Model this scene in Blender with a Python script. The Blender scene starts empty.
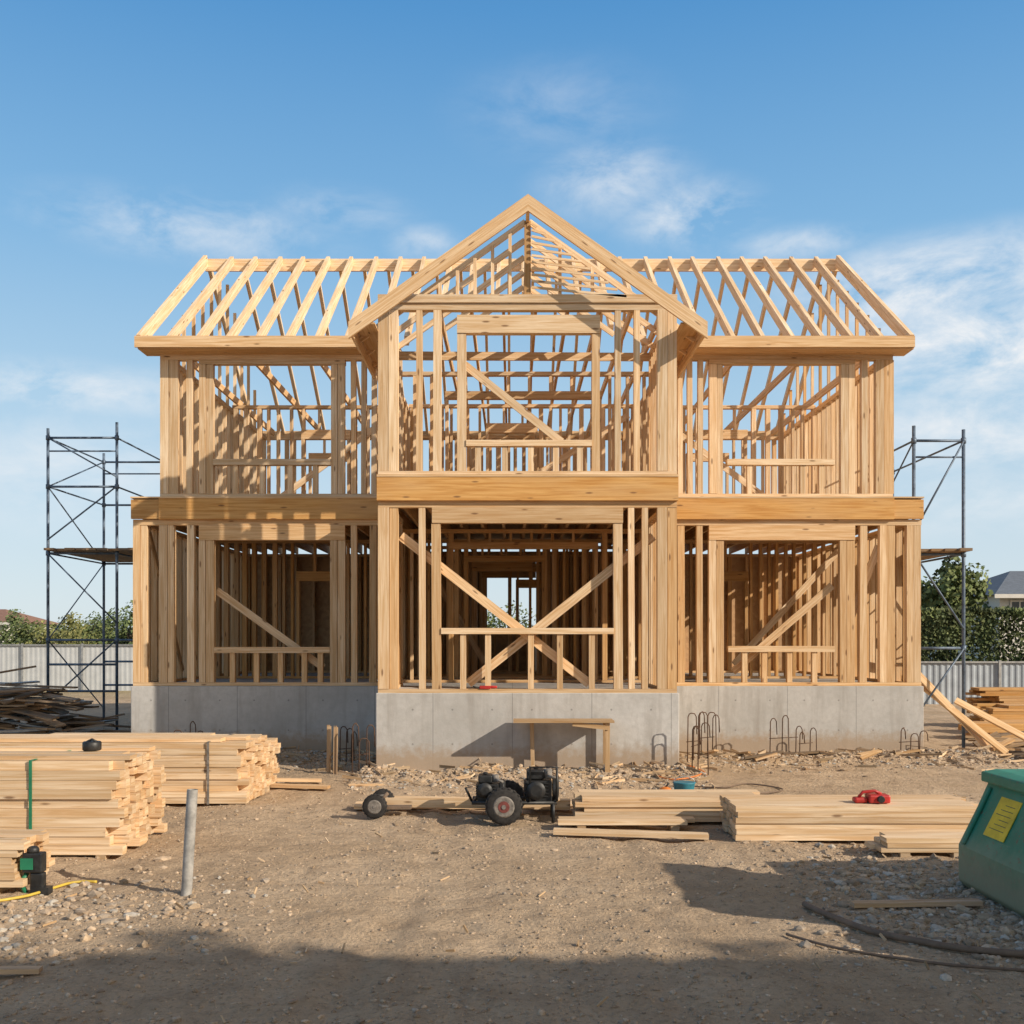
import bpy, math, random
import numpy as np
from mathutils import Vector, noise, Matrix
random.seed(7); R=random.Random(11)
S=bpy.context.scene; COL=S.collection
S.view_settings.view_transform='Standard'; S.view_settings.look='None'; S.view_settings.exposure=0

# ------------------------------------------------------------- materials
def mat(name):
    m=bpy.data.materials.new(name); m.use_nodes=True
    nt=m.node_tree; b=nt.nodes['Principled BSDF']; return m,nt,b
def N(nt,t,**k):
    n=nt.nodes.new(t)
    for a,v in k.items(): setattr(n,a,v)
    return n
def L(nt,a,b): nt.links.new(a,b)
def math_(nt,op,a,b=None,clamp=False):
    n=nt.nodes.new('ShaderNodeMath'); n.operation=op; n.use_clamp=clamp
    for i,v in enumerate((a,b)):
        if v is None: continue
        if hasattr(v,'links'): L(nt,v,n.inputs[i])
        else: n.inputs[i].default_value=v
    return n.outputs[0]
def mix(nt,f,a,b,mode='MIX'):
    n=nt.nodes.new('ShaderNodeMix'); n.data_type='RGBA'; n.blend_type=mode
    for i,v in ((0,f),(6,a),(7,b)):
        if hasattr(v,'links'): L(nt,v,n.inputs[i])
        else: n.inputs[i].default_value=v if i==0 else (*v,1)
    return n.outputs[2]
def ramp(nt,f,p0,p1,c0=(0,0,0),c1=(1,1,1)):
    n=nt.nodes.new('ShaderNodeValToRGB'); e=n.color_ramp.elements
    e[0].position=p0; e[1].position=p1; e[0].color=(*c0,1); e[1].color=(*c1,1)
    L(nt,f,n.inputs[0]); return n.outputs[0]
def noise_(nt,vec,scale,detail=4,rough=.55,dist=0):
    n=nt.nodes.new('ShaderNodeTexNoise'); n.inputs['Scale'].default_value=scale
    n.inputs['Detail'].default_value=detail; n.inputs['Roughness'].default_value=rough
    n.inputs['Distortion'].default_value=dist
    if vec is not None: L(nt,vec,n.inputs['Vector'])
    return n.outputs[0]
def bump(nt,b,h,strength=.4,dist=.01):
    n=nt.nodes.new('ShaderNodeBump'); n.inputs['Strength'].default_value=strength
    n.inputs['Distance'].default_value=dist; L(nt,h,n.inputs['Height']); L(nt,n.outputs[0],b.inputs['Normal'])
def objc(nt): return nt.nodes.new('ShaderNodeTexCoord').outputs['Object']
def mapping(nt,v,s):
    n=nt.nodes.new('ShaderNodeMapping'); n.inputs['Scale'].default_value=s; L(nt,v,n.inputs['Vector']); return n.outputs[0]

def wood_mat(name,pale,orange,rough=.75):
    m,nt,b=mat(name)
    uv=N(nt,'ShaderNodeUVMap'); uv.uv_map='UVMap'
    at=N(nt,'ShaderNodeAttribute',attribute_name='tint'); sp=N(nt,'ShaderNodeSeparateColor'); L(nt,at.outputs['Color'],sp.inputs[0])
    g=noise_(nt,mapping(nt,uv.outputs[0],(1.2,30,1)),1,5,.6,.6)
    g2=noise_(nt,mapping(nt,uv.outputs[0],(.7,3,1)),1,3)
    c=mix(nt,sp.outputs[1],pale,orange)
    c=mix(nt,ramp(nt,g,.38,.62),mix(nt,1.0,c,(.76,.64,.50),'MULTIPLY'),c)
    c=mix(nt,math_(nt,'MULTIPLY',ramp(nt,g2,.45,.70),.40),c,(.62,.41,.21))
    v=nt.nodes.new('ShaderNodeTexVoronoi'); v.inputs['Scale'].default_value=1
    L(nt,mapping(nt,uv.outputs[0],(1.9,7.5,1)),v.inputs['Vector'])
    k=ramp(nt,v.outputs['Distance'],.07,.14,(1,1,1),(0,0,0))
    c=mix(nt,math_(nt,'MULTIPLY',k,.8),c,(.19,.09,.04))
    c=mix(nt,1.0,c,sp.outputs[0],'MULTIPLY')
    L(nt,c,b.inputs['Base Color']); b.inputs['Roughness'].default_value=rough; b.inputs['Specular IOR Level'].default_value=.25
    bump(nt,b,g,.4,.004)
    return m
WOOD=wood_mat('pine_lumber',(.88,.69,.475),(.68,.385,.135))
STACKW=wood_mat('fresh_board',(.87,.69,.485),(.74,.50,.28))
OLDW=wood_mat('weathered_wood',(.22,.18,.145),(.30,.20,.12),.9)

def flat(name,col,rough=.6,metal=0,var=.25,scale=6,bs=0):
    m,nt,b=mat(name); o=objc(nt); n=noise_(nt,o,scale,5,.65)
    c=mix(nt,ramp(nt,n,.35,.7),tuple(x*(1-var) for x in col),tuple(min(1,x*(1+var*.5)) for x in col))
    L(nt,c,b.inputs['Base Color']); b.inputs['Roughness'].default_value=rough; b.inputs['Metallic'].default_value=metal
    if bs: bump(nt,b,n,bs,.01)
    return m
STEEL=flat('scaffold_steel',(.14,.19,.26),.5,.15,.5,8)
GALV=flat('galvanised_steel',(.42,.42,.41),.5,.5,.3,10)
DULL=flat('dusty_grey_steel',(.26,.23,.20),.75,.2,.5,20)
PIPEG=flat('dull_grey_pipe',(.40,.38,.35),.6,.1,.4,12)
RUST=flat('rusty_rebar',(.14,.08,.05),.85,.2,.4,14)
RUBBER=flat('dusty_tyre_rubber',(.035,.031,.028),.9,0,.6,18)
BLACK=flat('engine_black',(.034,.033,.032),.5,.2,.6,14)
RED=flat('red_paint',(.50,.03,.025),.45,0,.3,10)
DRED=flat('dusty_red_paint',(.20,.05,.04),.7,0,.5,22)
ORANGE=flat('orange_plastic',(.75,.22,.04),.5)
YEL=flat('yellow_sticker',(.85,.60,.04),.5)
BLUE=flat('blue_plastic',(.03,.20,.27),.5)
STRAP=flat('green_strap',(.02,.20,.10),.5)
FENCE=flat('pale_sheet_metal',(.52,.53,.53),.7,.0,.12,2)
FENCEB=flat('bluegrey_sheet_metal',(.36,.40,.44),.5,.0,.2,2)
ROOFR=flat('clay_roof_tile',(.28,.15,.10),.8); ROOFD=flat('dark_roof_tile',(.15,.17,.20),.8)
WALLW=flat('painted_render',(.66,.62,.56),.8,0,.1,2)
BRICKY=flat('warm_render_wall',(.50,.44,.36),.85,0,.15,2)
GLASS=flat('window_glass',(.03,.04,.05),.15)
BARK=flat('tree_bark',(.09,.065,.045),.9,0,.4,9,.5)
HOSE=flat('yellow_hose',(.60,.42,.06),.5); BROWNP=flat('brown_pipe',(.20,.135,.09),.75,0,.3,9)

m,nt,b=mat('green_painted_steel'); o=objc(nt); GREEN=m
n1=noise_(nt,o,3,6,.65); n2=noise_(nt,mapping(nt,o,(3,3,22)),2,5,.7); n3=noise_(nt,o,28,4,.6)
c=mix(nt,ramp(nt,n1,.35,.7),(.022,.19,.11),(.04,.27,.165))
c=mix(nt,math_(nt,'MULTIPLY',ramp(nt,n2,.60,.68),.5),c,(.16,.24,.19))
c=mix(nt,math_(nt,'MULTIPLY',ramp(nt,n3,.60,.66),.7),c,(.14,.085,.05))
sx=N(nt,'ShaderNodeSeparateXYZ'); L(nt,o,sx.inputs[0])
dz=math_(nt,'MULTIPLY',ramp(nt,math_(nt,'ADD',sx.outputs[2],math_(nt,'MULTIPLY',n1,-.4)),.0,.3,(1,1,1),(0,0,0)),.6)
c=mix(nt,dz,c,(.34,.26,.18))
L(nt,c,b.inputs['Base Color']); b.inputs['Roughness'].default_value=.55; bump(nt,b,n1,.3,.02)

m,nt,b=mat('poured_concrete'); o=objc(nt); CONC=m
n1=noise_(nt,o,.9,6,.6); n2=noise_(nt,o,9,6,.7); n3=noise_(nt,mapping(nt,o,(3,3,.35)),1.5,4,.6)
c=mix(nt,ramp(nt,n1,.3,.7),(.42,.40,.37),(.58,.555,.52))
c=mix(nt,math_(nt,'MULTIPLY',ramp(nt,n2,.42,.7),.4),c,(.33,.31,.28))
c=mix(nt,math_(nt,'MULTIPLY',ramp(nt,n3,.50,.72),.65),c,(.32,.29,.255))
sx=N(nt,'ShaderNodeSeparateXYZ'); L(nt,o,sx.inputs[0])
fx=math_(nt,'FRACT',math_(nt,'MULTIPLY',sx.outputs[0],1/1.22)); line=math_(nt,'LESS_THAN',fx,.010)
hx=math_(nt,'SUBTRACT',math_(nt,'FRACT',math_(nt,'MULTIPLY',sx.outputs[0],1/.61)),.5); hx=math_(nt,'MULTIPLY',hx,.61)
def hole(zc):
    hz_=math_(nt,'SUBTRACT',sx.outputs[2],zc)
    return math_(nt,'LESS_THAN',math_(nt,'ADD',math_(nt,'POWER',math_(nt,'ABSOLUTE',hx),2),math_(nt,'POWER',math_(nt,'ABSOLUTE',hz_),2)),.00025)
hl=math_(nt,'MAXIMUM',hole(.45),hole(.98))
c=mix(nt,math_(nt,'MULTIPLY',math_(nt,'MAXIMUM',line,hl),.55),c,(.15,.14,.13))
dz=math_(nt,'MULTIPLY',ramp(nt,math_(nt,'ADD',sx.outputs[2],math_(nt,'MULTIPLY',n2,-.5)),-.02,.22,(1,1,1),(0,0,0)),.85)
c=mix(nt,dz,c,(.38,.28,.19))
L(nt,c,b.inputs['Base Color']); b.inputs['Roughness'].default_value=.9; bump(nt,b,n2,.35,.012)

m,nt,b=mat('osb_sheathing'); o=objc(nt); OSB=m
v=nt.nodes.new('ShaderNodeTexVoronoi'); v.inputs['Scale'].default_value=14; L(nt,o,v.inputs['Vector'])
c=mix(nt,v.outputs['Color'],(.42,.26,.14),(.56,.37,.20)); L(nt,c,b.inputs['Base Color']); b.inputs['Roughness'].default_value=.85

m,nt,b=mat('dirt_ground'); o=objc(nt); DIRT=m
n1=noise_(nt,o,.45,5,.6,.4); n2=noise_(nt,o,2.6,8,.68); n3=noise_(nt,o,22,6,.72); n4=noise_(nt,mapping(nt,o,(2.6,.5,1)),1,5,.6,.8)
c=mix(nt,ramp(nt,n1,.38,.62),(.55,.40,.26),(.68,.51,.345))
c=mix(nt,math_(nt,'MULTIPLY',ramp(nt,n2,.46,.66),.6),c,(.39,.28,.185))
c=mix(nt,math_(nt,'MULTIPLY',ramp(nt,n4,.50,.66),.4),c,(.42,.305,.205))
c=mix(nt,math_(nt,'MULTIPLY',ramp(nt,n3,.5,.68),.6),c,(.27,.195,.13))
v=nt.nodes.new('ShaderNodeTexVoronoi'); v.inputs['Scale'].default_value=34; L(nt,o,v.inputs['Vector'])
peb=ramp(nt,v.outputs['Distance'],.12,.24,(1,1,1),(0,0,0)); sel=N(nt,'ShaderNodeSeparateColor'); L(nt,v.outputs['Color'],sel.inputs[0])
peb2=math_(nt,'MULTIPLY',peb,math_(nt,'GREATER_THAN',sel.outputs[0],.62))
c=mix(nt,math_(nt,'MULTIPLY',peb2,.35),c,(.62,.51,.39))
sx=N(nt,'ShaderNodeSeparateXYZ'); L(nt,o,sx.inputs[0])
far=ramp(nt,math_(nt,'MULTIPLY',sx.outputs[1],.01),.34,.5)
c=mix(nt,far,c,(.20,.21,.10))
L(nt,c,b.inputs['Base Color']); b.inputs['Roughness'].default_value=.95; b.inputs['Specular IOR Level'].default_value=.1
hh=math_(nt,'ADD',math_(nt,'ADD',math_(nt,'MULTIPLY',n2,1.3),math_(nt,'MULTIPLY',n3,.75)),math_(nt,'MULTIPLY',peb2,.35))
bump(nt,b,hh,1.0,.06)

m,nt,b=mat('rubble_stone'); ROCKM=m
at=N(nt,'ShaderNodeAttribute',attribute_name='tint'); n2=noise_(nt,objc(nt),30,4)
c=mix(nt,1.0,at.outputs['Color'],ramp(nt,n2,.3,.7,(.65,.65,.65),(1.1,1.1,1.1)),'MULTIPLY')
L(nt,c,b.inputs['Base Color']); b.inputs['Roughness'].default_value=.95

m,nt,b=mat('foliage'); LEAF=m
at=N(nt,'ShaderNodeAttribute',attribute_name='tint')
L(nt,at.outputs['Color'],b.inputs['Base Color']); b.inputs['Roughness'].default_value=.6; b.inputs['Specular IOR Level'].default_value=.2

# ------------------------------------------------------------- mesh builder
class MB:
    def __init__(s): s.v=[];s.f=[];s.uv=[];s.t=[];s.m=[];s.sm=[]
    def face(s,idx,uvs,t,mi=0,sm=False):
        s.f.append(idx); s.uv+=uvs; s.t+=[t]*len(idx); s.m.append(mi); s.sm.append(sm)
    def beam(s,p0,p1,w,h,side=None,tint=None,mi=0,orange=None):
        p0=Vector(p0);p1=Vector(p1);d=(p1-p0);ln=d.length;d.normalize()
        if side is None:
            side=Vector((1,0,0)) if abs(d.x)<.9 else Vector((0,1,0))
        sd=Vector(side); sd=(sd-d*sd.dot(d)).normalized(); up=d.cross(sd)
        i=len(s.v)
        for p in (p0,p1):
            for a,b_ in ((-1,-1),(1,-1),(1,1),(-1,1)):
                s.v.append(p+sd*(a*w/2)+up*(b_*h/2))
        br=tint if tint is not None else R.uniform(.78,1.1)
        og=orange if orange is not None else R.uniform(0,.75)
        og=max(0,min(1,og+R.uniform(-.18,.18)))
        T=(br,og,0,1); TE=(br*.86,min(1,og+.2),0,1)
        ou,ov=R.uniform(0,50),R.uniform(0,50)
        for k in range(4):
            a=i+k;b2=i+(k+1)%4; wd=w if k%2==0 else h
            o2=ov+k*3.1
            s.face((a,b2,b2+4,a+4),[(ou,o2),(ou,o2+wd),(ou+ln,o2+wd),(ou+ln,o2)],T,mi)
        for q in ((i+3,i+2,i+1,i),(i+4,i+5,i+6,i+7)):
            s.face(q,[(ou,ov),(ou+w*.15,ov),(ou+w*.15,ov+h),(ou,ov+h)],TE,mi)
    def box(s,x0,x1,y0,y1,z0,z1,**k):
        dx,dy,dz=x1-x0,y1-y0,z1-z0; cx,cy,cz=(x0+x1)/2,(y0+y1)/2,(z0+z1)/2
        if dx>=dy and dx>=dz: s.beam((x0,cy,cz),(x1,cy,cz),dy,dz,side=(0,1,0),**k)
        elif dy>=dz: s.beam((cx,y0,cz),(cx,y1,cz),dx,dz,side=(1,0,0),**k)
        else: s.beam((cx,cy,z0),(cx,cy,z1),dx,dy,side=(1,0,0),**k)
    def tube(s,pts,r,n=8,mi=0,caps=True,tint=(1,0,0,1)):
        pts=[Vector(p) for p in pts]; i=len(s.v); prev=None
        rs=r if isinstance(r,(list,tuple)) else [r]*len(pts)
        for k,p in enumerate(pts):
            d=(pts[min(k+1,len(pts)-1)]-pts[max(k-1,0)]).normalized()
            if prev is None: u=d.orthogonal().normalized()
            else: u=(prev-d*prev.dot(d)).normalized()
            prev=u; w=d.cross(u)
            for a in range(n):
                t=2*math.pi*a/n; s.v.append(p+(u*math.cos(t)+w*math.sin(t))*rs[k])
        for k in range(len(pts)-1):
            for a in range(n):
                b=(a+1)%n; q=i+k*n
                s.face((q+a,q+b,q+n+b,q+n+a),[(0,0)]*4,tint,mi,True)
        if caps:
            s.face(tuple(i+a for a in reversed(range(n))),[(0,0)]*n,tint,mi)
            q=i+(len(pts)-1)*n; s.face(tuple(q+a for a in range(n)),[(0,0)]*n,tint,mi)
    def lathe(s,c,axis,prof,n=24,mi=0,tint=(1,0,0,1)):
        c=Vector(c); ax=Vector(axis).normalized(); u=ax.orthogonal().normalized(); w=ax.cross(u); i=len(s.v)
        for al,r in prof:
            for a in range(n):
                t=2*math.pi*a/n; s.v.append(c+ax*al+(u*math.cos(t)+w*math.sin(t))*r)
        for k in range(len(prof)-1):
            for a in range(n):
                b=(a+1)%n;q=i+k*n
                s.face((q+a,q+b,q+n+b,q+n+a),[(0,0)]*4,tint,mi,True)
        s.face(tuple(i+a for a in reversed(range(n))),[(0,0)]*n,tint,mi)
        q=i+(len(prof)-1)*n; s.face(tuple(q+a for a in range(n)),[(0,0)]*n,tint,mi)
    def obj(s,name,mats,parent=None,origin=None,bevel=0,**props):
        me=bpy.data.meshes.new(name)
        o0=Vector(origin) if origin is not None else Vector((0,0,0))
        me.from_pydata([tuple(Vector(v)-o0) for v in s.v],[],s.f)
        uvl=me.uv_layers.new(name='UVMap'); uvl.data.foreach_set('uv',np.array(s.uv,dtype=np.float32).ravel())
        ca=me.color_attributes.new('tint','FLOAT_COLOR','CORNER'); ca.data.foreach_set('color',np.array(s.t,dtype=np.float32).ravel())
        me.polygons.foreach_set('material_index',s.m); me.polygons.foreach_set('use_smooth',s.sm)
        for m_ in (mats if isinstance(mats,(list,tuple)) else [mats]): me.materials.append(m_)
        me.update()
        o=bpy.data.objects.new(name,me); COL.objects.link(o); o.location=o0
        if parent is not None:
            o.parent=parent; o.matrix_parent_inverse=Matrix.Translation(-Vector(parent.location))
        if bevel:
            bv=o.modifiers.new('bevel','BEVEL'); bv.width=bevel; bv.segments=2; bv.limit_method='ANGLE'
        for k,v in props.items(): o[k]=v
        return o
def empty(name,loc,**props):
    e=bpy.data.objects.new(name,None); e.empty_display_size=.3; e.location=loc; COL.objects.link(e)
    for k,v in props.items(): e[k]=v
    return e
def pbeam(name,parent,p0,p1,w,h,side=None,mats=None,**k):
    mb=MB(); mb.beam(p0,p1,w,h,side,**k); return mb.obj(name,mats or WOOD,parent)

# ------------------------------------------------------------- ground
CX=.25
def gh(x,y):
    f=1.0 if (-14<x<15 and 2<y<34) else max(0,1-max(abs(x)-14,y-34,2-y,0)/8)
    if f<=0: return 0
    z=.035*noise.fractal(Vector((x*.7,y*.7,3)),1,2,4)+.018*noise.fractal(Vector((x*4,y*4,9)),1,2,3)
    rough=min(1,max(0,noise.noise(Vector((x*.5,y*.5,21)))*2.2+.35+.35*max(0,abs(x)/4-.5)))
    z+=.022*rough*noise.noise(Vector((x*7,y*7,4)))
    yb=16 if -2.3<x<2.8 else 18.4
    d=yb-.5-y
    m=math.exp(-(d/.75)**2) if abs(x-CX)<8 else 0
    z+=m*(.08+.12*noise.noise(Vector((x*1.3,y*1.3,5)))+.09*noise.noise(Vector((x*5,y*5,2))))
    for rx,sl in ((-1.15,.10),(.75,.06)):
        dx=x-(rx+.35*math.sin(y*.25)+sl*(y-8)); k=.5+.5*noise.noise(Vector((rx*9,y*.6,2)))
        z+=k*(-.028*math.exp(-(dx/.13)**2)*(1+.4*math.sin(y*26+dx*20))+.010*math.exp(-((abs(dx)-.22)/.07)**2))
    return z*f
xs=list(np.arange(-10,11,.07)); a=11;stp=.2
while a<1500: xs.append(a); a+=stp; stp*=1.22
a=-10-.2;stp=.2
while a>-1500: xs.insert(0,a); a-=stp; stp*=1.22
ys=list(np.arange(4.2,12,.045))+list(np.arange(12,19,.09))+list(np.arange(19,27,.2)); a=27.3;stp=.3
while a<2500: ys.append(a); a+=stp; stp*=1.2
a=4;stp=.3
while a>-300: ys.insert(0,a); a-=stp; stp*=1.3
V=[(x,y,gh(x,y)) for y in ys for x in xs]; nx=len(xs)
F=[(j*nx+i,j*nx+i+1,(j+1)*nx+i+1,(j+1)*nx+i) for j in range(len(ys)-1) for i in range(nx-1)]
me=bpy.data.meshes.new('ground'); me.from_pydata(V,[],F); me.polygons.foreach_set('use_smooth',[True]*len(F)); me.materials.append(DIRT)
g=bpy.data.objects.new('ground',me); COL.objects.link(g); g['kind']='structure'

ico=[(0,0,-1),(.72,-.53,-.45),(-.28,-.85,-.45),(-.89,0,-.45),(-.28,.85,-.45),(.72,.53,-.45),(.28,-.85,.45),(-.72,-.53,.45),(-.72,.53,.45),(.28,.85,.45),(.89,0,.45),(0,0,1)]
icf=[(0,1,2),(1,0,5),(0,2,3),(0,3,4),(0,4,5),(1,5,10),(2,1,6),(3,2,7),(4,3,8),(5,4,9),(1,10,6),(2,6,7),(3,7,8),(4,8,9),(5,9,10),(6,10,11),(7,6,11),(8,7,11),(9,8,11),(10,9,11)]
def rocks(name,n,place,size,cols,mt=ROCKM,**props):
    mb=MB(); rr=random.Random(n)
    for _ in range(n):
        x,y=place(rr); s=size(rr); z=gh(x,y); i=len(mb.v); rot=rr.uniform(0,6.28)
        ca,sa=math.cos(rot),math.sin(rot); sc=(rr.uniform(.7,1.5),rr.uniform(.6,1.1),rr.uniform(.4,.8))
        for v in ico:
            q=[v[k]*sc[k]*s*rr.uniform(.7,1.25) for k in range(3)]
            mb.v.append(Vector((x+q[0]*ca-q[1]*sa,y+q[0]*sa+q[1]*ca,z+q[2]+s*.1)))
        c=rr.choice(cols); k=rr.uniform(.75,1.1); t=(c[0]*k,c[1]*k,c[2]*k,1)
        for f in icf: mb.face(tuple(i+a for a in f),[(0,0)]*3,t)
    return mb.obj(name,mt,**props)
earth=[(.54,.40,.27),(.47,.345,.225),(.60,.45,.31),(.45,.36,.27),(.38,.28,.19)]
def pl1(r):
    while True:
        y=5.2+8.5*r.random()**1.2; x=r.uniform(-.62,.62)*y
        if noise.noise(Vector((x*.6,y*.6,33)))+.25+r.uniform(-.3,.3)>0: return x,y
rocks('gravel',10500,pl1,lambda r:min(.04,.004+abs(r.gauss(0,.0085))),earth,kind='stuff')
def pl2(r):
    x=r.uniform(-7.5,9); yb=16 if -2.3<x<2.8 else 18.4
    return x,yb-.12-abs(r.gauss(0,.85))
rocks('rubble',8000,pl2,lambda r:min(.09,.008+abs(r.gauss(0,.017))),earth+[(.50,.46,.40)],kind='stuff')
def pl3(r):
    q=r.random()
    if q<.5: return r.gauss(3.3,.5),r.gauss(8.7,.8)
    if q<.75: return r.gauss(3.2,.5),r.gauss(7.4,.5)
    return r.gauss(-3.3,.7),r.gauss(7.6,.7)
rocks('broken_stone',2400,pl3,lambda r:min(.08,.009+abs(r.gauss(0,.019))),earth+[(.54,.48,.40)],kind='stuff')
mb=MB(); rr=random.Random(5)
for _ in range(620):
    near=rr.random()<.14
    x,y=pl1(rr) if near else pl2(rr)
    z=gh(x,y)+.012; a=rr.uniform(0,3.14); l=rr.uniform(.02,.10) if y<14 else rr.uniform(.06,.5)
    mb.beam((x,y,z),(x+l*math.cos(a),y+l*math.sin(a),z+rr.uniform(-.01,.05)),rr.uniform(.006,.02) if near else rr.uniform(.01,.05),.010,side=(0,0,1),orange=.3,tint=rr.uniform(.4,.95))
mb.obj('wood_offcuts',STACKW,kind='stuff')

# ------------------------------------------------------------- house frame
H=empty('house',(CX,22,0),label='two-storey timber framed house under construction on a concrete foundation',category='house')
Z0,Z1,Z2,Z3=1.235,4.19,4.59,7.13
YB,YW,YE=16.0,18.48,26.0
SB,SW=65.0,1040/18.48
bx=lambda p:(p-512)/SB
wx=lambda p:(p-512)/SW
bz=lambda p:2.05+(640-p)/SB
wz=lambda p:2.05+(640-p)/SW
BL,BR=bx(378),bx(677); WL,WR=wx(133),wx(921.5); UL,UR=wx(160),wx(893)
FND=MB()
FND.box(BL-.03,BR+.03,YB-.03,YW-.031,-.5,Z0)
fo=FND.obj('foundation',CONC,H,bevel=.012,label='grey poured concrete foundation wall under the bay')
FND=MB(); FND.box(WL-.03,WR+.03,YW-.03,YE+.05,-.5,Z0-.004); FND.obj('foundation',CONC,H,bevel=.012,label='grey poured concrete foundation wall')

T=.13
def front_wall(label,Y,fx,fz,z0,z1,x0,x1,studs,header=None,sill=None,crip=(),orange=.35):
    P=MB(); P.box(x0,x1,Y,Y+T,z0,z0+.06,orange=orange)
    w=P.obj('wall_frame',WOOD,H,label=label)
    P=MB(); P.box(x0,x1,Y,Y+T,z1-.10,z1,orange=orange); P.obj('top_plate',WOOD,w)
    zt=z1-.10
    if header:
        a,b_,c,d=header; hb=fz(d); htp=min(fz(c),zt-.003)
        mb=MB(); mb.box(fx(a),fx(b_),Y-.012,Y+T+.005,hb,htp,orange=orange+.15)
        mb.obj('header_beam',WOOD,w)
    for (a,b_) in studs:
        xa,xb=fx(a),fx(b_); top=zt
        if header and a>=header[0]-1 and b_<=header[1]+1: top=fz(header[3])-.002
        j=R.uniform(-.006,.006)
        pw=xb-xa
        if pw>.17:
            mid=(xa+xb)/2+R.uniform(-.02,.02)
            mb=MB(); mb.box(xa,mid-.004,Y+j-.003,Y+T,z0+.062,top-.002,orange=orange+R.uniform(-.4,.2)); mb.obj('corner_post',WOOD,w)
            mb=MB(); mb.box(mid+.004,xb,Y-j+.008,Y+T-.01,z0+.062,top-.002,orange=orange+R.uniform(-.2,.3)); mb.obj('corner_post',WOOD,w)
        else:
            lean=R.uniform(-.012,.012); mb=MB()
            mb.beam(((xa+xb)/2,Y+T/2+j,z0+.062),((xa+xb)/2+lean,Y+T/2+j,top-.002),pw,T-.01,side=(1,0,0),orange=orange+R.uniform(-.4,.3))
            mb.obj('stud',WOOD,w)
    if sill:
        a,b_,c,d=sill
        mb=MB(); mb.box(fx(a)+.003,fx(b_)-.003,Y-.015,Y+T,fz(d),fz(c),orange=orange-.1); mb.obj('window_sill',WOOD,w)
        for p in crip:
            mb=MB(); mb.box(fx(p)-.045,fx(p)+.045,Y+.01,Y+T-.02,z0+.062,fz(d)-.002,orange=orange); mb.obj('cripple_stud',WOOD,w)
    return w
def brace(w,x0,z0,x1,z1,Y,wd=.14):
    pbeam('diagonal_brace',w,(x0,Y,z0),(x1,Y,z1),.035,wd,side=(0,1,0),orange=.2)

w=front_wall('lower frame of the projecting bay with crossed braces',YB,bx,bz,Z0,Z1,BL,BR,
  [(378,398),(419,425.5),(432,441),(614,623),(629,635),(642,648),(657.5,677)],(432,623,504,523),(441,614,628,634),(463,488,531,560,592),orange=.35)
brace(w,bx(400),bz(535),bx(590),bz(684),YB+.16); brace(w,bx(655),bz(535),bx(468),bz(684),YB+.21)
w=front_wall('upper frame of the projecting bay',YB,bx,bz,Z2,7.23,BL,BR,
  [(378,398),(416,422),(433,441),(457,466),(592,600),(615,621),(634,640),(657.5,677)],(457,600,315,333),(466,592,440,446),(478,505,531,556,580),orange=.08)
brace(w,bx(464),bz(362),bx(562),bz(440),YB+.16,.12)
for side in (0,1):
    def st(l): return [(min(a,b),max(a,b)) for a,b in l] if side==0 else [(1054-b,1054-a) for a,b in l]
    lo=[(133,147),(159,174),(187,194),(199,214),(330,345),(351,357),(369,376)]
    up=[(160,178),(186,192),(199,213),(331,344.5),(351,356),(361,366),(371,376)]
    x0,x1=(WL,BL-.04) if side==0 else (BR+.02,WR)
    w=front_wall('lower wall frame with large window opening',YW,wx,wz,Z0,Z1,x0,x1,st(lo),
       (199,345,521,540) if side==0 else (709,855,521,540),(214,330,647,653) if side==0 else (728,835,646,652),
       [232,256,280,304,320] if side==0 else [745,765,790,815],orange=.4)
    if side==0: brace(w,wx(214),wz(590),wx(322),wz(668),YW+.17,.13)
    else:
        brace(w,wx(835),wz(585),wx(735),wz(672),YW+.17,.13); brace(w,wx(853),wz(620),wx(882),wz(545),YW+.17,.13)
    x0,x1=(UL,BL-.02) if side==0 else (BR+.02,UR)
    w=front_wall('upper wall frame with window opening',YW,wx,wz,Z2,Z3,x0,x1,st(up),
       (199,345,357,364) if side==0 else (709,855,357,364),(213,331,459,465) if side==0 else (727,835,459,465),
       [235,262,290,315] if side==0 else [750,775,803,822],orange=.08)
    a0,a1=(WL-.02,BL-.04) if side==0 else (BR+.02,WR+.02); md=UL if side==0 else UR
    e0,e1=(a0,md) if side==0 else (md,a1); m0,m1=(md,a1) if side==0 else (a0,md)
    mb=MB(); mb.box(e0+(.004 if side else 0),e1-(0 if side else .004),YW-.05,YW+.02,Z1+.01,Z2-.05,orange=1)
    mb.obj('belt_beam',WOOD,H,label='short orange-toned beam end between the storeys')
    mb=MB(); mb.box(m0,m1,YW-.07,YW+.02,Z1,Z2-.03,orange=1.15,tint=1.0)
    bb=mb.obj('belt_beam',WOOD,H,label='orange-toned laminated beam between the storeys')
    mb=MB(); mb.box(a0,a1,YW-.075,YW+.14,Z2-.028,Z2-.001,orange=.3); mb.obj('cap_board',WOOD,bb)
mb=MB(); mb.box(BL-.01,BR+.01,YB-.07,YB+.02,Z1,Z2-.04,orange=1.15,tint=1.02)
bb=mb.obj('belt_beam',WOOD,H,label='orange-toned laminated beam between the storeys')
mb=MB(); mb.box(BL-.01,BR+.01,YB-.08,YB+.14,Z2-.038,Z2-.001,orange=.3); mb.obj('cap_board',WOOD,bb)

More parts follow.
